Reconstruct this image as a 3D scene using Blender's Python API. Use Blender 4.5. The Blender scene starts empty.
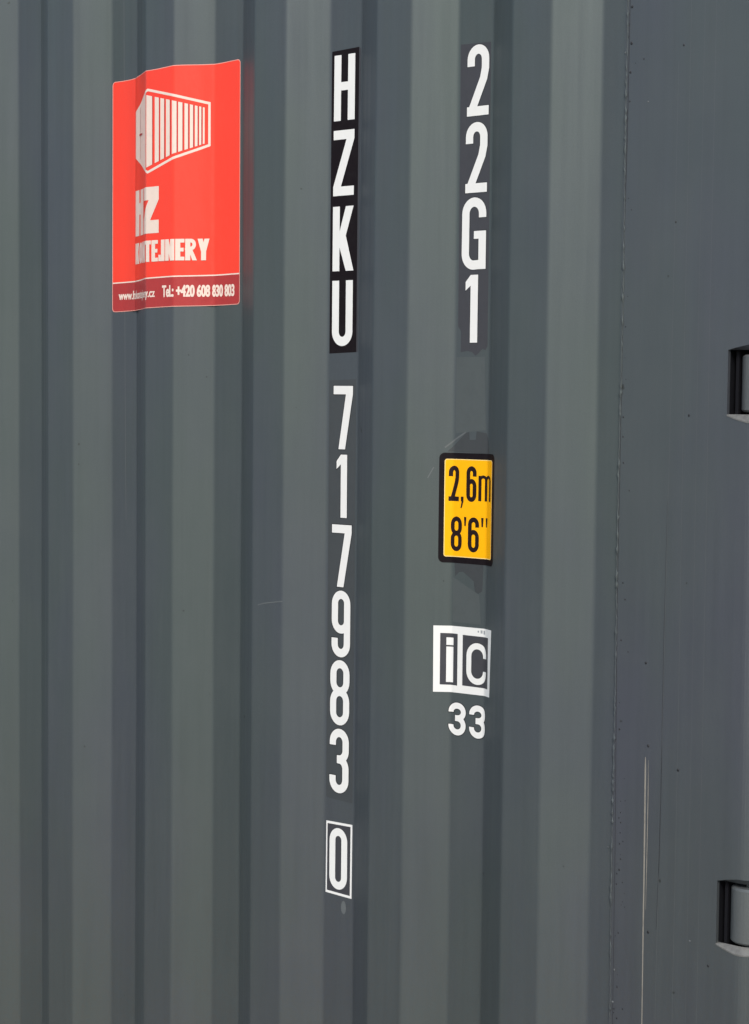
import bpy, bmesh, math, random
from mathutils import Vector, Matrix
random.seed(7)
sc = bpy.context.scene
C = sc.collection

# ------------------------------------------------------------------ camera
cam_d = bpy.data.cameras.new('camera')
cam = bpy.data.objects.new('camera', cam_d); C.objects.link(cam)
sc.camera = cam
YAW, PITCH, ROLL, FPX = 0.7045097, -0.0602415, 0.0096762, 1888.41
cam.location = (0, -2.3994, 0)
fwd = Vector((-math.sin(YAW)*math.cos(PITCH), math.cos(YAW)*math.cos(PITCH), math.sin(PITCH)))
rgt = Vector((math.cos(YAW), math.sin(YAW), 0))
upv = rgt.cross(fwd)
r2 = rgt*math.cos(ROLL) + upv*math.sin(ROLL)
u2 = -rgt*math.sin(ROLL) + upv*math.cos(ROLL)
m = Matrix((r2, u2, -fwd)).transposed()
cam.rotation_mode = 'QUATERNION'
cam.rotation_quaternion = m.to_quaternion()
cam_d.sensor_fit = 'VERTICAL'; cam_d.sensor_height = 24.0
cam_d.lens = FPX*24.0/1024.0
cam_d.clip_start = 0.05; cam_d.clip_end = 2000

# ------------------------------------------------------------------ world, sun, exposure
SUN_EL, SUN_AZ = math.radians(38), math.radians(144)     # azimuth clockwise from +Y
w = bpy.data.worlds.new('World'); sc.world = w; w.use_nodes = True
nt = w.node_tree; bg = nt.nodes['Background']
sky = nt.nodes.new('ShaderNodeTexSky'); sky.sky_type = 'NISHITA'; sky.sun_disc = False
sky.sun_elevation = SUN_EL; sky.sun_rotation = SUN_AZ
sky.air_density = 1.0; sky.dust_density = 1.2; sky.ozone_density = 1.0
nt.links.new(sky.outputs[0], bg.inputs[0]); bg.inputs[1].default_value = 0.15
sl = bpy.data.lights.new('sun', 'SUN'); sl.energy = 1.75; sl.angle = math.radians(22); sl.color = (1, .97, .92)
so = bpy.data.objects.new('sun', sl); C.objects.link(so)
sd = Vector((math.sin(SUN_AZ)*math.cos(SUN_EL), math.cos(SUN_AZ)*math.cos(SUN_EL), math.sin(SUN_EL)))
so.rotation_mode = 'QUATERNION'; so.rotation_quaternion = (-sd).to_track_quat('-Z', 'Y')
so.location = sd*20
sc.view_settings.view_transform = 'Standard'; sc.view_settings.look = 'None'
sc.view_settings.gamma = 1.0; sc.view_settings.exposure = 0.63
sc.view_settings.use_curve_mapping = False

# ------------------------------------------------------------------ materials
def new_mat(name):
    mt = bpy.data.materials.new(name); mt.use_nodes = True
    return mt, mt.node_tree, mt.node_tree.nodes['Principled BSDF']

def coords(nt, scale):
    tc = nt.nodes.new('ShaderNodeTexCoord'); mp = nt.nodes.new('ShaderNodeMapping')
    mp.inputs['Scale'].default_value = scale
    nt.links.new(tc.outputs['Object'], mp.inputs['Vector']); return mp.outputs[0]

def noise(nt, vec, scale, detail=4, rough=.55):
    n = nt.nodes.new('ShaderNodeTexNoise'); n.inputs['Scale'].default_value = scale
    n.inputs['Detail'].default_value = detail; n.inputs['Roughness'].default_value = rough
    nt.links.new(vec, n.inputs['Vector']); return n.outputs['Fac']

def ramp(nt, fac, stops):
    r = nt.nodes.new('ShaderNodeValToRGB'); nt.links.new(fac, r.inputs[0])
    els = r.color_ramp.elements
    while len(els) < len(stops): els.new(.5)
    for e, (p, c) in zip(els, stops): e.position = p; e.color = (*c, 1) if len(c) == 3 else c
    return r.outputs[0]

def mixc(nt, fac, a, b, mode='MIX'):
    mx = nt.nodes.new('ShaderNodeMix'); mx.data_type = 'RGBA'; mx.blend_type = mode
    if isinstance(fac, float): mx.inputs[0].default_value = fac
    else: nt.links.new(fac, mx.inputs[0])
    for sock, v in ((mx.inputs[6], a), (mx.inputs[7], b)):
        if isinstance(v, tuple): sock.default_value = (*v, 1)
        else: nt.links.new(v, sock)
    return mx.outputs[2]

def math_n(nt, op, a, b):
    n = nt.nodes.new('ShaderNodeMath'); n.operation = op
    for i, v in enumerate((a, b)):
        if isinstance(v, (int, float)): n.inputs[i].default_value = v
        else: nt.links.new(v, n.inputs[i])
    return n.outputs[0]

def paint(name, base=(.0455, .0525, .0510), alt=(.0460, .0490, .0560), rough=.54, bump=1.0):
    mt, nt, b = new_mat(name)
    big = coords(nt, (1.6, 1.6, .55)); streak = coords(nt, (1, 1, .035)); fine = coords(nt, (1, 1, 1))
    c = mixc(nt, ramp(nt, noise(nt, big, 2.2, 3), [(.42, (0, 0, 0)), (.62, (1, 1, 1))]), base, alt)
    # runs and wash marks down the sheet
    s = ramp(nt, noise(nt, streak, 95, 5, .65), [(.3, (.94,)*3), (.5, (1, 1, 1)), (.72, (1.04,)*3)])
    c = mixc(nt, 1.0, c, s, 'MULTIPLY')
    # dust film, patchy
    dust = math_n(nt, 'MULTIPLY', ramp(nt, noise(nt, fine, 5.0, 8, .7), [(.45, (0, 0, 0)), (.75, (1, 1, 1))]), .22)
    c = mixc(nt, dust, c, (.074, .078, .073))
    # mud splashed up from the yard onto the foot of the sheet
    sep = nt.nodes.new('ShaderNodeSeparateXYZ'); nt.links.new(fine, sep.inputs[0])
    low = nt.nodes.new('ShaderNodeMapRange'); low.inputs['From Min'].default_value = -.55; low.inputs['From Max'].default_value = -1.35
    nt.links.new(sep.outputs[2], low.inputs['Value'])
    mud = math_n(nt, 'MULTIPLY', low.outputs[0], ramp(nt, noise(nt, fine, 160, 6, .75), [(.38, (0, 0, 0)), (.62, (1, 1, 1))]))
    c = mixc(nt, math_n(nt, 'MULTIPLY', mud, .75), c, (.052, .046, .040))
    # grain and tiny chips
    g = ramp(nt, noise(nt, fine, 700, 2, .6), [(.25, (.90,)*3), (.75, (1.10,)*3)])
    c = mixc(nt, 1.0, c, g, 'MULTIPLY')
    ch = ramp(nt, noise(nt, fine, 46, 2, .4), [(.785, (0, 0, 0)), (.795, (1, 1, 1))])
    c = mixc(nt, ch, c, (.022, .020, .019))
    nt.links.new(c, b.inputs['Base Color'])
    r = ramp(nt, noise(nt, streak, 60, 4), [(.3, (rough-.06,)*3), (.7, (rough+.08,)*3)])
    nt.links.new(r, b.inputs['Roughness'])
    b.inputs['Specular IOR Level'].default_value = .62; b.inputs['Specular Tint'].default_value = (.84, 1.0, .93, 1)
    h1 = noise(nt, coords(nt, (1, 1, .12)), 30, 3, .5); h2 = noise(nt, fine, 380, 2)
    h3 = noise(nt, coords(nt, (1, 1, .3)), 5, 2)
    h = math_n(nt, 'ADD', math_n(nt, 'MULTIPLY', h1, .0004), math_n(nt, 'MULTIPLY', h2, .00006))
    h = math_n(nt, 'ADD', h, math_n(nt, 'MULTIPLY', h3, .0022))
    bp = nt.nodes.new('ShaderNodeBump'); bp.inputs['Strength'].default_value = bump; bp.inputs['Distance'].default_value = 1.0
    nt.links.new(h, bp.inputs['Height']); nt.links.new(bp.outputs[0], b.inputs['Normal'])
    return mt

def vinyl(name, col, rough=.4, dirt=.25, dcol=None, spec=.3):
    mt, nt, b = new_mat(name)
    fine = coords(nt, (1, 1, 1))
    d = ramp(nt, noise(nt, fine, 60, 8, .7), [(.50, (0, 0, 0)), (.80, (1, 1, 1))])
    d = math_n(nt, 'MULTIPLY', d, dirt)
    c = mixc(nt, d, col, dcol or tuple(x*.55 for x in col))
    nt.links.new(c, b.inputs['Base Color']); b.inputs['Roughness'].default_value = rough; b.inputs['Specular IOR Level'].default_value = spec
    h = math_n(nt, 'MULTIPLY', noise(nt, coords(nt, (1, 1, .4)), 45, 3), .0008)
    bp = nt.nodes.new('ShaderNodeBump'); bp.inputs['Distance'].default_value = 1.0; bp.inputs['Strength'].default_value = 1.0
    nt.links.new(h, bp.inputs['Height']); nt.links.new(bp.outputs[0], b.inputs['Normal'])
    return mt

M = dict(
    paint=paint('anthracite_paint'),
    post=paint('post_paint', base=(.0475, .0515, .0540), alt=(.0490, .0490, .0595), rough=.48, bump=.6),
    weld=paint('weld_paint', base=(.048, .052, .052), rough=.62),
    hinge=paint('hinge_paint', base=(.082, .086, .084), alt=(.090, .088, .087), rough=.45),
    worn=vinyl('skylit_worn_primer', (.13, .128, .118), .6, .9, (.07, .065, .06)),  # worn primer, with light from the sky mixed into the pale tone
    dark=vinyl('cavity_shade', (.008, .008, .010), .7, .2, None, .1),  # hinge cavity walls, recess shade put into the colour
    white=vinyl('white_vinyl', (.70, .68, .635), .45, .14, (.58, .55, .50)),
    black=vinyl('black_vinyl', (.009, .006, .007), .55, .5, (.018, .016, .016), .08),
    halo=vinyl('dark_edge', (.024, .024, .025), .5, .2),  # darker rim drawn round the white characters
    backing=vinyl('grey_backing_film', (.044, .043, .047), .5, .3, None, .3),
    serial=vinyl('clear_backing_film', (.045, .049, .050), .5, .3, None, .4),
    film=vinyl('cleaned_patch', (.058, .066, .063), .5, .3, None, .6),
    residue=vinyl('glue_residue', (.043, .046, .0465), .55, .4),
    red=vinyl('red_vinyl', (.80, .044, .020), .42, .2, (.72, .070, .040)),
    darkred=vinyl('dark_red_vinyl', (.36, .030, .028), .42, .3),
    pink=vinyl('pale_print', (.72, .57, .47), .45, .2),
    edge=vinyl('sticker_edge', (.70, .30, .24), .5, .4),
    yellow=vinyl('yellow_vinyl', (.88, .40, .002), .45, .15, (.80, .33, .002), .12),
    rim=vinyl('pale_yellow_rim', (.82, .60, .22), .45, .1),
    ink=vinyl('black_ink', (.014, .006, .006), .5, .1, None, .15),
    scratch=vinyl('bare_scratch', (.22, .20, .165), .6, .8, (.10, .09, .08)),
    faint=vinyl('faint_scuff', (.105, .112, .110), .5, .5, (.08, .085, .082)),
    groove=vinyl('dark_line', (.030, .031, .034), .5, .3),
    blob=vinyl('dark_spatter', (.020, .020, .021), .5, .3),
    steel=vinyl('galvanised_bar', (.30, .31, .31), .4, .3),
)
mt, nt, b = new_mat('yard_concrete')
c = ramp(nt, noise(nt, coords(nt, (1, 1, 1)), .8, 9, .65), [(.3, (.045, .044, .041)), (.7, (.085, .082, .077))])
nt.links.new(c, b.inputs['Base Color']); b.inputs['Roughness'].default_value = .9
M['ground'] = mt

# ------------------------------------------------------------------ corrugated profile
P, B, A, D, X0 = .278, .0695414, .0730875, .0405329, -3.0157077   # pitch, inner flat, outer flat, depth, start
SLX = (P-A-B)/2; SL = math.hypot(SLX, D); PL = A+B+2*SL
T = .0038                                             # half length of each rounded bend
def corner(i):                                         # i-th bend: (S, X, Y)
    k, j = divmod(i, 4)
    return (k*PL+(0, B, B+SL, B+SL+A)[j], X0+k*P+(0, B, B+SLX, B+SLX+A)[j], (D, D, 0, 0)[j])
def lin(S):
    k = math.floor(S/PL); s = S-k*PL
    for j, e in enumerate((B, B+SL, B+SL+A, PL)):
        if s <= e: break
    a_, b_ = corner(4*k+j), corner(4*k+j+1)
    t = (S-a_[0])/(b_[0]-a_[0]); return a_[1]+t*(b_[1]-a_[1]), a_[2]+t*(b_[2]-a_[2])
def surf(S):                                           # X, Y, normal x, normal y at developed length S
    k = math.floor(S/PL)
    for i in range(4*k, 4*k+5):
        c_ = corner(i)
        if abs(S-c_[0]) < T:
            p0, p2 = lin(c_[0]-T), lin(c_[0]+T); t = (S-c_[0]+T)/(2*T)
            x = (1-t)**2*p0[0]+2*t*(1-t)*c_[1]+t*t*p2[0]; y = (1-t)**2*p0[1]+2*t*(1-t)*c_[2]+t*t*p2[1]
            tx = (1-t)*(c_[1]-p0[0])+t*(p2[0]-c_[1]); ty = (1-t)*(c_[2]-p0[1])+t*(p2[1]-c_[2])
            break
    else:
        x, y = lin(S); a_, b_ = lin(S-1e-5), lin(S+1e-5); tx, ty = b_[0]-a_[0], b_[1]-a_[1]
    l = math.hypot(tx, ty); return x, y, ty/l, -tx/l
NB = 6
def bends(s0, s1, n=NB):
    out = []
    i = 4*math.floor(s0/PL)-4
    while corner(i)[0] < s1+T:
        out += [corner(i)[0]-T+2*T*j/n for j in range(n+1)]; i += 1
    return [s for s in out if s0 < s < s1]

# ------------------------------------------------------------------ object helpers
def link(name, me, mat, parent, label=None):
    me.materials.append(M[mat]); o = bpy.data.objects.new(name, me); C.objects.link(o)
    if parent: o.parent = parent
    if label: o['label'] = label
    return o
def from_py(name, vs, fs, mat, parent, label=None, smooth=False):
    me = bpy.data.meshes.new(name); me.from_pydata(vs, [], fs); me.update()
    if smooth:
        for p in me.polygons: p.use_smooth = True
    return link(name, me, mat, parent, label)
def bx(bm, x0, x1, y0, y1, z0, z1, bev=0):
    r = bmesh.ops.create_cube(bm, size=1)
    for v in r['verts']:
        v.co = Vector(((x0+x1)/2+v.co.x*(x1-x0), (y0+y1)/2+v.co.y*(y1-y0), (z0+z1)/2+v.co.z*(z1-z0)))
    if bev:
        es = {e for v in r['verts'] for e in v.link_edges}
        bmesh.ops.bevel(bm, geom=list(es), offset=bev, segments=2, affect='EDGES')
def cyl(bm, p0, p1, r, n=32, r1=None):
    p0, p1 = Vector(p0), Vector(p1); d = p1-p0
    res = bmesh.ops.create_cone(bm, cap_ends=True, segments=n, radius1=r, radius2=r if r1 is None else r1, depth=d.length)
    q = d.to_track_quat('Z', 'Y').to_matrix().to_4x4(); q.translation = (p0+p1)/2
    bmesh.ops.transform(bm, matrix=q, verts=res['verts'])
def from_bm(name, bm, mat, parent, label=None, smooth=False):
    me = bpy.data.meshes.new(name); bm.to_mesh(me); bm.free()
    if smooth:
        for p in me.polygons: p.use_smooth = True
    return link(name, me, mat, parent, label)

# ------------------------------------------------------------------ ground
ZB, ZT = -1.60, .985
g = from_py('ground', [(-150, -150, ZB-.1), (150, -150, ZB-.1), (150, 150, ZB-.1), (-150, 150, ZB-.1)], [(0, 1, 2, 3)], 'ground', None)
g['kind'] = 'structure'

# ------------------------------------------------------------------ container body
XW, YP, XC, RC = -1.5800, .0370, -1.334, .030         # weld line, post face, corner, corner radius
XL, YB = XC-6.058, 2.478
box = bpy.data.objects.new('shipping_container', None); C.objects.link(box)
box.location = (0, 0, 0)
box['label'] = 'anthracite grey corrugated shipping container with white code numbers and red and yellow stickers'
box['category'] = 'shipping container'

def wobble(S, z):                                      # slow dents of a used sheet, in metres
    return .0006*math.sin(z*2.3+S*5.1)+.0004*math.sin(z*5.7+S*9.0+1.3)+.0005*math.sin(S*3.1-z*1.1)-.0006
s_lo, s_hi = -14*PL+B, 5*PL+(XW-(X0+5*P))
Ss = [s_lo]+bends(s_lo, s_hi)+[s_hi]; Ss = sorted(set(round(s, 6) for s in Ss))
zs = [ZB+.14+(ZT-.06-ZB-.14)*i/40 for i in range(41)]
vs, fs = [], []
for S in Ss:
    x, y, nx, ny = surf(S)
    for z in zs: vs.append((x, y+wobble(S, z), z))
nz = len(zs)
for i in range(len(Ss)-1):
    for j in range(nz-1): a_ = i*nz+j; fs.append((a_, a_+nz, a_+nz+1, a_+1))
from_py('side_wall', vs, fs, 'paint', box)
bm = bmesh.new()
bx(bm, XL+.02, XW, -.004, .06, ZB, ZB+.14, .004); from_bm('bottom_rail', bm, 'paint', box)
bm = bmesh.new()
bx(bm, XL+.02, XW, -.004, .06, ZT-.06, ZT, .004); from_bm('top_rail', bm, 'paint', box)
bm = bmesh.new()
bx(bm, XL+.01, XC-.02, .061, YB, ZT-.03, ZT-.005); from_bm('roof', bm, 'paint', box)
bm = bmesh.new()
bx(bm, XL+.01, XC-.09, YB-.04, YB, ZB, ZT-.031); from_bm('rear_side_wall', bm, 'paint', box)
bm = bmesh.new()
bx(bm, XL, XL+.05, .062, YB-.041, ZB, ZT-.031); from_bm('end_wall', bm, 'paint', box)

# corner post with its hinge openings, built in slabs
TH = .007
arc = [(XC-RC+RC*math.sin(math.radians(t)), YP+RC-RC*math.cos(math.radians(t))) for t in range(0, 91, 9)]
arci = [(XC-RC+(RC-TH)*math.sin(math.radians(t)), YP+RC-(RC-TH)*math.cos(math.radians(t))) for t in range(0, 91, 9)]
OUT = [(XW-.004, YP), (-1.47, YP), (-1.3975, YP), (-1.385, YP), (-1.373, YP)] + arc + [(XC, YP+.075), (XC, YP+.16)]
INN = [(XW-.004, YP+TH), (-1.47, YP+TH), (-1.3975, YP+TH), (-1.385, YP+TH), (-1.373, YP+TH)] + arci + [(XC-TH, YP+.075), (XC-TH, YP+.16)]
IC0, IC1 = 2, len(OUT)-2                               # the opening spans OUT[2] .. OUT[-2]
HZ = [.0275, -.7565, .797]; HH = .0475
cuts = sorted((h-HH, h+HH) for h in HZ)
def flare(x):                                          # chamfer burnt into the plate round the opening
    t = max(0, min(1, (x-(-1.3975))/.034)); return .0135*t**.8
vs, fs = [], []
def V(p, z): vs.append((p[0], p[1], z)); return len(vs)-1
levels = [ZB]+[v for c_ in cuts for v in c_]+[ZT-.0]
for li in range(0, len(levels), 2):
    z0, z1 = levels[li], levels[li+1]
    rows = []
    for i in range(len(OUT)):
        cutc = IC0 <= i <= IC1
        lo = flare(OUT[i][0]) if (cutc and li > 0) else 0
        hi = flare(OUT[i][0])*.55 if (cutc and li+2 < len(levels)) else 0
        rows.append((V(OUT[i], z0+lo*.55), V(OUT[i], z1-hi/.55 if False else z1-hi/.55*.75), V(INN[i], z0), V(INN[i], z1)))
    # lower face of a slab is the head of an opening, its upper face the sill
    for i in range(len(OUT)-1):
        a_, b_ = rows[i], rows[i+1]
        fs += [(a_[0], b_[0], b_[1], a_[1]), (b_[2], a_[2], a_[3], b_[3]), (a_[0], a_[2], b_[2], b_[0]), (a_[1], b_[1], b_[3], a_[3])]
    fs += [(rows[0][0], rows[0][1], rows[0][3], rows[0][2]), (rows[-1][0], rows[-1][2], rows[-1][3], rows[-1][1])]
for (z0, z1) in cuts:
    for i0, i1 in ((0, IC0), (IC1, len(OUT)-1)):
        rows = [(V(OUT[i], z0), V(OUT[i], z1), V(INN[i], z0), V(INN[i], z1)) for i in range(i0, i1+1)]
        for i in range(len(rows)-1):
            a_, b_ = rows[i], rows[i+1]
            fs += [(a_[0], b_[0], b_[1], a_[1]), (b_[2], a_[2], a_[3], b_[3])]
        for r in (rows[0], rows[-1]): fs.append((r[0], r[1], r[3], r[2]))
post = from_py('corner_post', vs, fs, 'post', box)

# lips round each opening (worn primer plus painted skylight), cavity and hinges
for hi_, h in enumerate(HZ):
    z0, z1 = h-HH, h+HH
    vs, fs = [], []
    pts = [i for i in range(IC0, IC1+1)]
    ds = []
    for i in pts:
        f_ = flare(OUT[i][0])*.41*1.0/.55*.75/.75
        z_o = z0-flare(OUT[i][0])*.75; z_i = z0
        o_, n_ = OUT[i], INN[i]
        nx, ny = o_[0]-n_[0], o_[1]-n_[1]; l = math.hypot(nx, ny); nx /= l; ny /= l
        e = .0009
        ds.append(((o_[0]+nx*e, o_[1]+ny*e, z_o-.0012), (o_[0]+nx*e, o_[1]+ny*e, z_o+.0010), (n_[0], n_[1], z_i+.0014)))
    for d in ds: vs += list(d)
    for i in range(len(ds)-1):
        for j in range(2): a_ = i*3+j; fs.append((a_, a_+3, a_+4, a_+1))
    lip = from_py('opening_lip', vs, fs, 'worn', post, 'pale worn lower edge of the hinge opening, sky brightness put into its colour')
    hg = bpy.data.objects.new('hinge', None); C.objects.link(hg); hg.parent = box; hg.location = (XC-.02, YP+.03, h)
    def hp(name, bm_, mat, label=None, smooth=False):
        o = from_bm(name, bm_, mat, hg, label, smooth); o.matrix_parent_inverse = Matrix.Translation(-Vector(hg.location)); return o
    bm = bmesh.new(); cx, cy, r = XC-.0235, YP+.0305, .0290
    ring = 40; prof = [(r-.0032, -.0405), (r, -.0375), (r, .0375), (r-.0032, .0405)]
    vv = [[bm.verts.new((cx+rr*math.cos(2*math.pi*k/ring), cy+rr*math.sin(2*math.pi*k/ring), h-.001+zz*1.03)) for k in range(ring)] for rr, zz in prof]
    for a_, b_ in zip(vv, vv[1:]):
        for k in range(ring): bm.faces.new((a_[k], a_[(k+1) % ring], b_[(k+1) % ring], b_[k]))
    bm.faces.new(list(reversed(vv[0]))); bm.faces.new(vv[-1])
    hp('hinge_barrel', bm, 'hinge')
    bm = bmesh.new(); bx(bm, cx+.012, cx+.14, cy+.004, cy+.016, h-.036, h+.036, .002); hp('hinge_leaf', bm, 'hinge')
    bm = bmesh.new(); cyl(bm, (cx, cy, h-.05), (cx, cy, h+.05), .008, 16); hp('hinge_pin', bm, 'hinge')
    # cavity behind the opening, its shade painted as near-black walls
    bm = bmesh.new()
    bx(bm, XC-.072, XC-.066, YP+TH+.001, YP+.075, z0-.03, z1+.03)
    bx(bm, XC-.066, XC-.012, YP+.056, YP+.062, z0-.03, z1+.03)
    bx(bm, XC-.059, XC-.054, YP+.016, YP+.056, z0-.03, z1+.03)
    bx(bm, XC-.066, XC-.012, YP+TH+.001, YP+.0555, z0-.034, z0-.0305)
    bx(bm, XC-.066, XC-.012, YP+TH+.001, YP+.0555, z1+.0305, z1+.034)
    hp('shaded_cavity', bm, 'dark', 'near-black cavity walls inside the hinge opening, shade put into their colour')

# door end (just round the corner)
for yy0, yy1 in ((YP+.17, YB/2), (YB/2+.006, YB-.1)):
    dr = bpy.data.objects.new('door', None); C.objects.link(dr); dr.parent = box; dr.location = (XC, (yy0+yy1)/2, ZB+.15)
    off = Matrix.Translation(-Vector(dr.location))
    vs, fs = [], []; n = 5; zz = [ZB+.16]; xx = [XC-.03]
    for k in range(n):
        z_a = ZB+.30+k*.44
        zz += [z_a, z_a+.04, z_a+.24, z_a+.28]; xx += [XC-.03, XC-.055, XC-.055, XC-.03]
    zz.append(ZT-.11); xx.append(XC-.03)
    for x_, z_ in zip(xx, zz): vs += [(x_, yy0, z_), (x_, yy1, z_)]
    for i in range(len(zz)-1): fs.append((2*i, 2*i+1, 2*i+3, 2*i+2))
    o = from_py('door_panel', vs, fs, 'paint', dr); o.matrix_parent_inverse = off
    bm = bmesh.new()
    for a0, a1, c0, c1 in ((yy0, yy1, ZB+.15, ZB+.25), (yy0, yy1, ZT-.2, ZT-.1), (yy0, yy0+.08, ZB+.252, ZT-.202), (yy1-.08, yy1, ZB+.252, ZT-.202)):
        bx(bm, XC-.04, XC-.012, a0, a1, c0, c1, .003)
    o = from_bm('door_frame', bm, 'paint', dr); o.matrix_parent_inverse = off
    for f_ in (.25, .72):
        y_ = yy0+(yy1-yy0)*f_; bm = bmesh.new()
        cyl(bm, (XC+.012, y_, ZB+.05), (XC+.012, y_, ZT-.04), .0165, 24)
        for z_ in (ZB+.3, ZB+.9, ZB+1.6, ZT-.3): bx(bm, XC-.011, XC+.034, y_-.03, y_+.03, z_-.035, z_+.035, .004)
        o = from_bm('locking_bar', bm, 'steel', dr); o.matrix_parent_inverse = off
        bm = bmesh.new(); bx(bm, XC+.03, XC+.042, y_-.02, y_+.40, ZB+1.12, ZB+1.155, .004)
        o = from_bm('door_handle', bm, 'steel', dr); o.matrix_parent_inverse = off
bm = bmesh.new(); bx(bm, XC-.09, XC-.002, YP+.161, YB-.09, ZT-.1, ZT-.002, .004); from_bm('door_header', bm, 'paint', box)
bm = bmesh.new(); bx(bm, XC-.09, XC-.002, YP+.161, YB-.09, ZB, ZB+.14, .004); from_bm('door_sill', bm, 'paint', box)
bm = bmesh.new(); bx(bm, XC-.16, XC, YB-.089, YB+.002, ZB, ZT, .006); from_bm('far_post', bm, 'paint', box)
for z0, z1 in ((ZB-.006, ZB+.112), (ZT-.112, ZT+.006)):
    bm = bmesh.new(); bx(bm, XC-.178, XC+.004, YP-.045, YP+.117, z0, z1, .008); from_bm('corner_casting', bm, 'paint', box)
    bm = bmesh.new(); bx(bm, XL-.004, XL+.174, YP-.045, YP+.117, z0, z1, .008); from_bm('corner_casting', bm, 'paint', box)
for x_ in (XL+.2, XC-.3):
    for y_ in (.15, YB-.25):
        bm = bmesh.new(); bx(bm, x_-.1, x_+.1, y_-.1, y_+.1, ZB-.0995, ZB-.0065, .006); from_bm('support_block', bm, 'ground', box)

# weld seam
vs, fs = [], []
zc, n_, ring = ZB+.15, 0, 7
def xw(z): return XW-.0015+.0012*math.sin(z*3.1)+.0007*math.sin(z*11)
while zc < ZT-.07:
    rr = .0008+random.random()**3*.0020; jx = random.uniform(-.0007, .0007)
    for k in range(ring):
        t = 2*math.pi*k/ring; vs.append((xw(zc)+jx+rr*math.cos(t)*1.15, YP-.0002+rr*math.sin(t), zc))
    if n_:
        for k in range(ring):
            a_ = (n_-1)*ring; fs.append((a_+k, a_+(k+1) % ring, a_+ring+(k+1) % ring, a_+ring+k))
    n_ += 1; zc += random.uniform(.0025, .0070)
seam = from_py('weld_seam', vs, fs, 'weld', box, None, True)
def blobs(name, lst, mat, label):
    bm = bmesh.new()
    for x_, z_, r in lst:
        res = bmesh.ops.create_icosphere(bm, subdivisions=2, radius=r)
        for v in res['verts']:
            v.co = Vector((x_/1000+v.co.x*random.uniform(.8, 1.1), YP+v.co.y*.45, z_/1000+v.co.z*1.15))
    o = from_bm(name, bm, mat, seam, label, True); o['kind'] = 'stuff'; return o
L = [(-1482, 523, .0016), (-1573, 590, .002), (-1573, 536, .0022), (-1574, 493, .0019), (-1461, -21, .0018), (-1576, -25, .0015), (-1576, -55, .0013), (-1528, -397, .002), (-1560, -383, .0012),
     (-1573, -504, .0015), (-1521, -523, .0022), (-1468, -553, .0022), (-1410, -840, .0019), (-1569, -722, .0016), (-1515, -809, .0022), (-1490, 265, .0015)]
for _ in range(48):
    z_ = random.choice([random.uniform(-1100, 640), random.uniform(-960, -600)]); L.append((XW*1000+random.expovariate(1/9)+3, z_, random.uniform(.0006, .0014)))
blobs('weld_spatter', L, 'blob', 'tiny dark weld spatter beside the seam')
blobs('weld_spatter', [(-1542, 446, .0013), (-1442, -809, .0015), (-1577, -931, .0019), (-1583, 523, .0018), (-1575, -880, .0015), (-1590, -690, .001)], 'faint', 'tiny pale weld spatter beside the seam')

# ------------------------------------------------------------------ flat outlines laid onto the folded sheet
def fill(polys):
    cu = bpy.data.curves.new('t', 'CURVE'); cu.dimensions = '2D'; cu.fill_mode = 'BOTH'
    for p in polys:
        sp = cu.splines.new('POLY'); sp.points.add(len(p)-1); sp.use_cyclic_u = True
        for q, (x, y) in zip(sp.points, p): q.co = (x, y, 0, 1)
    return cu
def to_bm(cu, bm=None, xf=None, lift=0):
    o = bpy.data.objects.new('t', cu); C.objects.link(o); bpy.context.view_layer.update()
    dg = bpy.context.evaluated_depsgraph_get(); ev = o.evaluated_get(dg); me = ev.to_mesh()
    bm = bm or bmesh.new(); base = len(bm.verts)
    co = [v.co.copy() for v in me.vertices]
    if xf: co = xf(co)
    nv = [bm.verts.new((c_[0], c_[1], lift)) for c_ in co]
    for p in me.polygons:
        try: bm.faces.new([nv[i] for i in p.vertices])
        except ValueError: pass
    ev.to_mesh_clear(); bpy.data.objects.remove(o); bpy.data.curves.remove(cu); return bm
def bridge(S):                                         # a stiff sheet spans the folds instead of filling them
    return 3.2*math.exp(-((S-.374)/.020)**2)+2.2*math.exp(-((S-.598)/.016)**2)-.35*math.exp(-((S-.452)/.012)**2)*0
def conform(bm, name, mat, parent, lift, label=None):
    """bm in millimetres: x = developed length S, y = height, z = extra lift; folded onto the sheet"""
    xs = [v.co.x for v in bm.verts]; lo, hi = min(xs)/1000, max(xs)/1000
    stiff = lo > .29 and hi < .68
    cuts_ = bends(lo, hi)
    if stiff: cuts_ += [v/1000 for v in range(330, 422, 5) if lo < v/1000 < hi]+[v/1000 for v in range(564, 636, 5) if lo < v/1000 < hi]
    for s in cuts_:
        bmesh.ops.bisect_plane(bm, geom=bm.verts[:]+bm.edges[:]+bm.faces[:], plane_co=(s*1000, 0, 0), plane_no=(1, 0, 0), dist=1e-4)
    ys = [v.co.y for v in bm.verts]
    y = math.ceil(min(ys)/40)*40
    while y < max(ys):
        bmesh.ops.bisect_plane(bm, geom=bm.verts[:]+bm.edges[:]+bm.faces[:], plane_co=(0, y, 0), plane_no=(0, 1, 0), dist=1e-4); y += 40
    for v in bm.verts:
        S, z = v.co.x/1000, v.co.y/1000; x, y_, nx, ny = surf(S); l = (lift+v.co.z+(bridge(S) if stiff else 0))/1000
        v.co = Vector((x+nx*l, y_+wobble(S, z)+ny*l, z))
    bmesh.ops.recalc_face_normals(bm, faces=bm.faces[:])
    s_ = sum(f.normal.y*f.calc_area() for f in bm.faces)
    if s_ > 0: bmesh.ops.reverse_faces(bm, faces=bm.faces[:])
    return from_bm(name, bm, mat, parent, label)
def area(p): return sum(p[i-1][0]*p[i][1]-p[i][0]*p[i-1][1] for i in range(len(p)))/2
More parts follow.
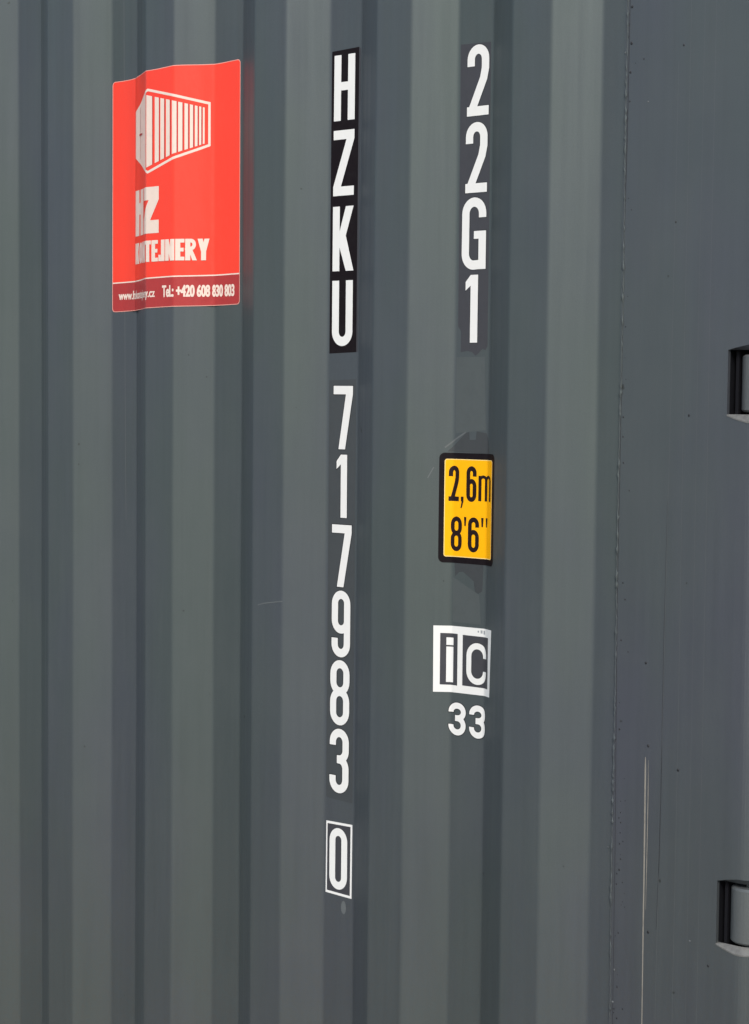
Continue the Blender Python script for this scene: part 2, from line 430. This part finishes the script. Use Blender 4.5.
def grow(p, e):
    if area(p) < 0: p = p[::-1]
    out = []; n = len(p)
    for i in range(n):
        a_, b_, c_ = Vector(p[i-1]), Vector(p[i]), Vector(p[(i+1) % n])
        d1 = (b_-a_).normalized(); d2 = (c_-b_).normalized(); n1 = Vector((d1.y, -d1.x)); n2 = Vector((d2.y, -d2.x))
        mm = n1+n2; k = mm.length_squared
        mm = mm*(2/k) if k > .3 else n1
        if mm.length > 2: mm = mm.normalized()*2
        q = b_+mm*e; out.append((q.x, q.y))
    return out
def stroke(path, t):
    path = [p for i, p in enumerate(path) if i == 0 or math.dist(p, path[i-1]) > .05]
    n = len(path); Lf, Rt = [], []
    for i in range(n):
        p = Vector(path[i]); d1 = (p-Vector(path[i-1])).normalized() if i else None
        d2 = (Vector(path[i+1])-p).normalized() if i < n-1 else None
        if d1 is None: d1 = d2
        if d2 is None: d2 = d1
        n1 = Vector((-d1.y, d1.x)); n2 = Vector((-d2.y, d2.x)); mm = n1+n2; mm = mm*(2/mm.length_squared)
        Lf.append(tuple(p+mm*t/2)); Rt.append(tuple(p-mm*t/2))
    return [Lf+Rt[::-1]]
def arcp(cx, cy, rx, ry, a0, a1, n=14):
    return [(cx+rx*math.cos(math.radians(a0+(a1-a0)*i/n)), cy+ry*math.sin(math.radians(a0+(a1-a0)*i/n))) for i in range(n+1)]
def stadium(x0, x1, y0, y1):
    r = (x1-x0)/2; ry = min(r*1.12, (y1-y0)/2); cx = (x0+x1)/2
    return arcp(cx, y1-ry, r, ry, 0, 180)+arcp(cx, y0+ry, r, ry, 180, 360)
def loop(x0, x1, y0, y1, t): return [stadium(x0, x1, y0, y1), stadium(x0+t, x1-t, y0+t, y1-t)]
def rect(x0, x1, y0, y1): return [[(x0, y0), (x1, y0), (x1, y1), (x0, y1)]]
def rrect(x0, x1, y0, y1, r):
    return [arcp(x1-r, y1-r, r, r, 0, 90, 6)+arcp(x0+r, y1-r, r, r, 90, 180, 6)+arcp(x0+r, y0+r, r, r, 180, 270, 6)+arcp(x1-r, y0+r, r, r, 270, 360, 6)]

def glyph(ch, W=50., H=112., t=17.):
    """pieces of one character; each piece is [outline, hole, ...] in a W x H box"""
    l, r, c = t/2, W-t/2, W/2; R = c-t/2; Ry = R*1.1
    if ch == 'H': return [rect(0, t, 0, H), rect(W-t, W, 0, H), rect(t-.5, W-t+.5, H*.46, H*.46+t*.9)]
    if ch == 'Z': return [rect(0, W, H-t, H), rect(0, W, 0, t), [[(0, t-.2), (t*1.12, t-.2), (W, H-t+.2), (W-t*1.12, H-t+.2)]]]
    if ch == 'K': return [rect(0, t, 0, H), [[(t-.5, H*.38), (t-.5, H*.60), (W-t*1.05-1, H), (W, H), (t+t*.9, H*.545), (W+1, 0), (W-t*1.05, 0)]]]
    if ch == 'U': return [stroke([(l, H)]+arcp(c, l+Ry, R, Ry, 180, 360)+[(r, H)], t)]
    if ch == '7': return [rect(0, W, H-t, H), [[(W*.27, 0), (W*.27+t*1.05, 0), (W, H-t+.3), (W-t*1.1, H-t+.3)]]]
    if ch == '1': return [rect(W-t-W*.2, W-W*.2, 0, H), [[(0, H*.77), (0, H*.77+t*.95), (W-W*.2-t, H), (W-W*.2-t+.3, H), (W-W*.2-t+.3, H-t*1.15)]]]
    if ch == '0': return [loop(0, W, 0, H, t)]
    if ch == '8': return [loop(0, W, H*.46, H, t*.98), loop(0, W, 0, H*.46+t*.9, t*.98)]
    if ch == '9': return [loop(0, W, H*.355, H, t), stroke([(l, H*.285), (l, l+Ry)]+arcp(c, l+Ry, R, Ry, 180, 360)+[(r, H*.75)], t)]
    if ch == '3':
        mid = H*.525; ru = min(Ry, (H-l-mid)/2-.2); rd = min(Ry, (mid-l)/2-.2)
        return [stroke([(l, min(H*.74, H-l-ru-1)), (l, H-l-ru)]+arcp(c, H-l-ru, R, ru, 180, 0)+arcp(c, mid+ru, R, ru, 0, -90)[1:]+[(c-R*.35, mid)], t),
                stroke([(l, max(H*.27, l+rd+1)), (l, l+rd)]+arcp(c, l+rd, R, rd, 180, 360)+arcp(c, mid-rd, R, rd, 0, 90)[1:]+[(c-R*.35, mid)], t)]
    if ch == '2': return [rect(0, W, 0, t), stroke([(l, H*.70), (l, H-l-Ry)]+arcp(c, H-l-Ry, R, Ry, 180, 0)+[(r, H*.66), (r-W*.08, H*.52), (l+3.4, t*.75)], t)]
    if ch == 'G': return [stroke([(r, H*.72), (r, H-l-Ry)]+arcp(c, H-l-Ry, R, Ry, 0, 180)+arcp(c, l+Ry, R, Ry, 180, 270)+[(r, l+1)], t), rect(r-l, W, 0.5, H*.535), rect(c, W-1, H*.535-t*.85, H*.535)]
    if ch == 'C':
        ra = min(R, H*.33-l-1); return [stroke([(r, H*.645), (r, H-l-ra)]+arcp(c, H-l-ra, R, ra, 0, 180)+arcp(c, l+ra, R, ra, 180, 360)+[(r, H*.335)], t)]
    if ch == '6': return [[[(W-x, H-y) for x, y in p][::1] for p in pc] for pc in glyph('9', W, H, t)]
    if ch == 'T': return [rect(0, W, H-t*.75, H), rect(c-t/2, c+t/2, 0, H)]
    if ch == 'E': return [rect(0, t, 0, H), rect(0, W, H-t*.7, H), rect(0, W, 0, t*.7), rect(0, W*.92, H/2-t*.35, H/2+t*.35)]
    if ch == 'O': return [loop(0, W, 0, H, t)]
    if ch == 'N': return [rect(0, t, 0, H), rect(W-t, W, 0, H), [[(t*.3, H), (t*1.0, H), (W-t*.3, 0), (W-t, 0)]]]
    if ch == 'J': return [rect(W-t, W, 0, H), rect(0, W-.5, 0, t*.72), rect(0, t*.62, .3, H*.30)]
    if ch == 'R': return [rect(0, t, 0, H), stroke([(0, H-t*.35), (c, H-t*.35)]+arcp(c, H*.735, R, H*.265-t*.35, 90, -90)+[(0, H*.47)], t*.7), [[(W*.30, H*.5), (W*.62, H*.5), (W*1.02, 0), (W*.62, 0)]]]
    if ch == 'Y': return [rect(c-t/2, c+t/2, 0, H*.45), [[(0, H), (t, H), (c+t/2, H*.4), (c-t/2, H*.4)]], [[(W-t, H), (W, H), (c+t/2, H*.4), (c-t/2, H*.4)]]]
    raise KeyError(ch)

def skewed(pieces, x, y, sx=1, sy=1): return [[[(x+px*sx, y+py*sy) for px, py in p] for p in pc] for pc in pieces]
def lay(name, pieces, mat, parent, lift, label=None):
    bm = bmesh.new()
    for i, pc in enumerate(pieces): to_bm(fill(pc), bm, None, i*.04)
    return conform(bm, name, mat, parent, lift, label)
def lay_char(ch, x0, x1, y0, y1, parent, t=17., halo=1.6, mat='white', name='letter', lift=.55):
    x0 += 1.4; x1 -= 1.4; y0 += .6; y1 -= .6
    W, H = x1-x0, y1-y0; pcs = skewed(glyph(ch, W, H, t), x0, y0)
    if halo:
        hp_ = []
        for pc in pcs: hp_.append([grow(pc[0], halo)]+[grow(h_, -halo) for h_ in pc[1:]])
    o = lay(name, pcs, mat, parent, lift)
    if halo: lay('dark_outline', hp_, 'halo', parent, lift-.22)
    return o
def text(body, x0, x1, y0, y1, name, mat, parent, lift, bold=0., label=None):
    cu = bpy.data.curves.new('t', 'FONT'); cu.body = body; cu.size = 1; cu.offset = bold; cu.resolution_u = 6
    def xf(co):
        a0, a1 = min(c_.x for c_ in co), max(c_.x for c_ in co); b0, b1 = min(c_.y for c_ in co), max(c_.y for c_ in co)
        return [(x0+(c_.x-a0)/(a1-a0)*(x1-x0), y0+(c_.y-b0)/(b1-b0)*(y1-y0)) for c_ in co]
    return conform(to_bm(cu, None, xf), name, mat, parent, lift, label)

# --- owner code, black strip
strip = lay('code_strip', [[[(904.5, 76), (966, 78), (965.5, 592), (904.5, 590)]]], 'black', box, .25, 'black vertical strip with the white letters HZKU')
lay('strip_margin', [[[(966.1, 78), (969.5, 79), (969.5, 588), (965.7, 592)]]], 'backing', strip, .22)
for ch, y0, y1 in (('H', 471, 583), ('Z', 344, 456), ('K', 216, 327), ('U', 88, 201)):
    lay_char(ch, 909, 958.5, y0, y1, strip, t=15.6, halo=0, name='letter')
# --- serial number
num = lay('number_strip', [[[(905, 30), (966, 32), (966, -700), (905, -697)]]], 'serial', box, .2, 'vertical row of white digits 717983 below the black strip')
for ch, x0, x1, y0, y1 in (('7', 914, 961, -89, 21), ('1', 922, 955, -207, -97), ('7', 912.5, 960.5, -327, -218), ('9', 913.5, 959, -449, -332), ('8', 911.5, 958.5, -568, -453), ('3', 911.5, 958.5, -687, -573)):
    lay_char(ch, x0, x1, y0, y1, num, t=14.4, name='digit')
chk = lay('check_digit', [[[(907, -740), (967, -738), (966.5, -867), (906, -865)]]], 'backing', box, .2, 'boxed white check digit 0 at the foot of the number row')
fr = [[(906.5, -738.5), (967, -737.5), (966.5, -867.5), (906, -865.5)], [(909.4, -742.8), (963, -741.8), (962.5, -863), (908.8, -861.3)]]
lay('box_frame', [fr], 'white', chk, .5)
lay_char('0', 913, 957, -857, -747.5, chk, t=13.6, halo=0, name='digit', lift=.5)
lay('scuff', [[arcp(948, -886, 6, 12, 0, 360, 12)[:-1]]], 'faint', box, .2, 'small pale smudge below the boxed 0')
# --- size code
sz = lay('size_code_strip', [[[(1205, 571), (1266, 569), (1267, 85), (1263, 79), (1257, 81), (1248, 73), (1243, 70), (1236, 76), (1227, 78), (1213, 76), (1213, 110), (1207, 118)]]], 'backing', box, .22, 'grey strip with the white size code 22G1 and a torn lower end')
for ch, x0, x1, y0, y1 in (('2', 1218, 1264.5, 454, 568), ('2', 1216.5, 1263, 331.5, 445), ('G', 1211, 1262.5, 208, 325), ('1', 1220, 1254, 90.5, 201)):
    lay_char(ch, x0, x1, y0, y1, sz, t=14.8, halo=1.3, name='letter' if ch == 'G' else 'digit')
# --- traces of earlier stickers
lay('cleaned_patch', [[[(1205, 68), (1262, 68), (1266, -50), (1205, -56)]]], 'film', box, .12, 'paler patch of paint where an old sticker was')
lay('glue_residue', [[[(1191, -86), (1225, -56), (1233, -53), (1234, -66), (1246, -66), (1248, -52), (1268, -55), (1273, -66), (1276, -88)]]], 'residue', box, .16, 'ragged dark glue residue above the yellow plate')
lay('glue_edge', [stroke([(1187, -79.5), (1205, -66), (1226, -54)], 2.4)], 'faint', box, .3, 'pale diagonal edge of torn film above the yellow plate')
lay('glue_edge', [stroke([(1159, -130), (1169, -112)], 1.8)], 'faint', box, .3, 'pale diagonal scuff left of the yellow plate')
lay('glue_residue', [[[(1206, -262), (1208, -290), (1216, -283), (1224, -282), (1237, -290), (1246, -296), (1249, -313), (1256, -316), (1264, -311), (1266, -262)]]], 'residue', box, .16, 'dark glue residue dripping below the yellow plate')
lay('cleaned_patch', [[[(1204, -292), (1258, -318), (1262, -366), (1204, -366)]]], 'film', box, .12, 'paler patch of paint between the yellow plate and the framed letters')
# --- yellow height plate
yp = lay('height_sticker', [rrect(1178, 1299, -268.5, -88, 9)], 'black', box, .3, 'yellow sticker with black border reading 2,6m 8\'6"')
yl = lay('yellow_panel', [rrect(1187, 1291, -258.5, -98, 4)], 'yellow', yp, .45)
lay('pale_rim', [[rrect(1187, 1291, -258.5, -98, 4.5)[0], rrect(1188.2, 1289.8, -257.3, -99.2, 3.5)[0]]], 'rim', yp, .5)
def ink(ch, x0, x1, y0, y1, t=7.6): lay('digit', skewed(glyph(ch, x1-x0, y1-y0, t), x0, y0), 'ink', yp, .65)
ink('2', 1194, 1214, -167, -109); ink('6', 1229, 1249.5, -167, -109)
lay('comma', [[[(1218, -159), (1223.5, -159), (1223.5, -167), (1220, -178), (1217.5, -178), (1219.5, -167), (1218, -167)]]], 'ink', yp, .65)
lay('letter', [rect(1253.5, 1259.8, -165, -124), rect(1266.5, 1272.8, -165, -130), rect(1280, 1286.2, -165, -131),
    stroke([(1257, -136)]+arcp(1263.3, -131.5, 6.4, 6, 180, 0, 8), 5), stroke([(1270, -136)]+arcp(1276.6, -131.5, 6.8, 6, 180, 0, 8), 5)], 'ink', yp, .65)
ink('8', 1198.5, 1221, -249, -192); ink('6', 1233.5, 1256, -249, -192)
lay('foot_mark', [[[(1225, -192), (1230, -192), (1229, -207), (1226, -207)]]], 'ink', yp, .65)
lay('inch_mark', [[[(1260, -192), (1265, -192), (1264, -207), (1261, -207)]], [[(1269.5, -192), (1275, -192), (1273.5, -207), (1270.5, -207)]]], 'ink', yp, .65)
# --- framed i C with 33
ic = lay('rail_code_sticker', [[[(1171.5, -373), (1297, -371.5), (1292, -481), (1172, -483)]]], 'white', box, .3, 'white framed letters i and C')
lay('dark_cell', [rect(1183, 1215, -470.5, -385), rect(1225.5, 1284, -469, -385.5)], 'backing', ic, .4)
lay('letter', [rect(1193.5, 1206.5, -404.5, -392), rect(1193.5, 1206.5, -466, -407.2)], 'white', ic, .55)
lay_char('C', 1232.5, 1279.5, -465.5, -396, ic, t=10, halo=1.2, name='letter', lift=.7)
lay('scuff', [rect(1262, 1266, -380, -375), rect(1268, 1272, -381, -375), rect(1256, 1259, -379, -376)], 'steel', ic, .45)
c33 = bpy.data.objects.new('country_code', None); C.objects.link(c33); c33.parent = box; c33['label'] = 'white digits 33 below the framed letters'
x_, y_, _, _ = surf(1.235); c33.location = (x_, y_, -.527)
def shift33(o): o.matrix_parent_inverse = Matrix.Translation(-Vector(c33.location))
before = set(C.objects)
for x0 in (1197, 1239.5): lay_char('3', x0, x0+38, -553.5, -498, c33, t=10, halo=1.4, name='digit')
for o in set(C.objects)-before: shift33(o)
# --- red company sticker
skw = lambda p: [(x, y+(x-301)/363*7-3+(.6*math.sin(x*.05) if y > 400 else 0)) for x, y in p]
def dense(p):
    out = []
    for i, a_ in enumerate(p):
        b_ = p[(i+1) % len(p)]; n_ = max(1, int(math.dist(a_, b_)/12))
        out += [(a_[0]+(b_[0]-a_[0])*k/n_, a_[1]+(b_[1]-a_[1])*k/n_) for k in range(n_)]
    return out
rs = lay('company_sticker', [[skw(dense(rrect(301, 664, 162, 597, 7)[0]))]], 'edge', box, .3, 'red square sticker with a container drawing and HZ KONTEJNERY')
pan = rrect(302.4, 662.7, 163.3, 595.7, 6)[0]
lay('band_rule', [[skw(dense(rrect(302.6, 662.5, 215.2, 219.2, .5)[0]))]], 'pink', rs, .36)
lay('red_panel', [[skw(dense([p for p in pan if p[1] > 400]+[(302.4, 218.3), (662.7, 218.3)]))]], 'red', rs, .42)
lay('dark_red_band', [[skw(dense([(662.7, 216), (302.4, 216)]+[p for p in pan if p[1] < 300]))]], 'darkred', rs, .42)
# container drawing: frame, end face, side ribs
top = lambda q: 559-(q-454)*.232; bot = lambda q: 413+(q-454)*.285
pc = [stroke([(375, 529), (454, 561), (590, 529), (590, 454), (454, 411), (375, 447)], 4.6)]
pc.append([[(374, 446), (374, 530), (447, 559), (447, 416)]])
for s0, s1 in ((450, 466), (473, 484), (488, 498), (503, 513), (518.5, 528), (531, 539), (543, 549.5), (553, 559), (562.5, 567.5), (570.5, 574.5), (577.5, 581)):
    pc.append([[(s0, bot(s0)+8), (s1, bot(s1)+8), (s1, top(s1)-8), (s0, top(s0)-8)]])
lay('container_drawing', pc, 'pink', rs, .6)
for s0 in (466, 484, 498, 513, 528, 539, 549.5, 559, 567.5, 574.5):
    lay('drawing_line', [rect(s0, s0+1.8, bot(s0)+8, top(s0)-8)], 'darkred', rs, .7)
for x in (404,):
    lay('drawing_line', [rect(x, x+1.2, 455-(x-369)*.42, 524+(x-369)*.34)], 'darkred', rs, 1.25)
lay('drawing_line', [rect(398, 420, 484, 487)], 'darkred', rs, 1.3)
def word(chars, x0, x1, y0, y1, gap, t, nm='lettering'):
    pcs = []; w_ = (x1-x0+gap)/sum(k for _, k in chars); x = x0
    for ch, k in chars:
        W = w_*k-gap; pcs += skewed(glyph(ch, W, y1-y0, t), x, y0); x += w_*k
    lay(nm, pcs, 'pink', rs, .6)
word([('H', 1.1), ('Z', 1)], 373, 484, 299, 384, 5, 24)
word([('K', 1.1), ('O', 1.05), ('N', 1.1), ('T', .9), ('E', .85), ('J', .8), ('N', 1.1), ('E', .85), ('R', 1.05), ('Y', 1.1)], 373, 591, 247, 286, 1.6, 9.6)
for dx in (-.55, .55):
    text('www.hzkontejnery.cz', 319.6+dx, 473.4+dx, 177, 198, 'lettering', 'pink', rs, .62+dx*.06, .012)
    text('Tel.: +420 608 830 803', 493.6+dx, 650.4+dx, 181, 203, 'lettering', 'pink', rs, .62+dx*.06, .026)

# ------------------------------------------------------------------ scratches and lines
lay('scratch', [stroke([(764, -367), (778, -363), (793, -360.5), (823, -356)], 1.5)], 'faint', box, .15, 'thin pale scratch across a corrugation')
lay('scratch', [stroke([(332, 800), (335, 400), (337, 58), (340, -237)], 1.1)], 'faint', box, .15, 'long faint vertical scuff through the red sticker column')
def post_line(name, pts, wdt, mat, label=None):
    vs, fs = [], []
    for i, (x, z) in enumerate(pts):
        wd = wdt[i] if isinstance(wdt, list) else wdt
        vs += [((x-wd/2)/1000, YP-.0003, z/1000), ((x+wd/2)/1000, YP-.0003, z/1000)]
    for i in range(len(pts)-1): fs.append((2*i, 2*i+1, 2*i+3, 2*i+2))
    return from_py(name, vs, fs, mat, box, label)
post_line('scratch', [(-1525.2, -541), (-1525, -560), (-1524, -700), (-1523.8, -800), (-1523, -950), (-1523, -1150)], [1.2, 2.8, 2.6, 2.2, 1.6, 1.4], 'scratch', 'long pale vertical scratch on the corner post')
post_line('scratch', [(-1520, -545), (-1519.4, -600), (-1519.6, -700), (-1520, -775)], [.4, 1.3, 1.3, .4], 'scratch', 'short twin of the long pale scratch')
post_line('bend_line', [(-1495, -150), (-1497, -360), (-1497, -600), (-1498, -700), (-1501, -803)], [.2, .5, .6, .8, .6], 'groove', 'fine dark vertical line on the corner post')
post_line('bend_line', [(-1490, 500), (-1492, 100), (-1495, -300), (-1501, -1100)], .35, 'faint', 'fine pale vertical line on the corner post')
post_line('bend_line', [(-1576.5, 640), (-1577.5, 400), (-1580, 250), (-1580, 60), (-1581, -300), (-1577, -700), (-1576, -1100)], [1.1, 1.3, 1.2, .9, .8, .9, .8], 'groove', 'fine dark crack line along the weld seam')
for x_, w_ in ((-1470, .5), (-1447, .4), (-1428, .5)):
    post_line('rain_streak', [(x_, 640), (x_-1, 100), (x_+1, -500), (x_, -1100)], w_*.7, 'faint', 'hair-thin pale rain streak on the corner post')
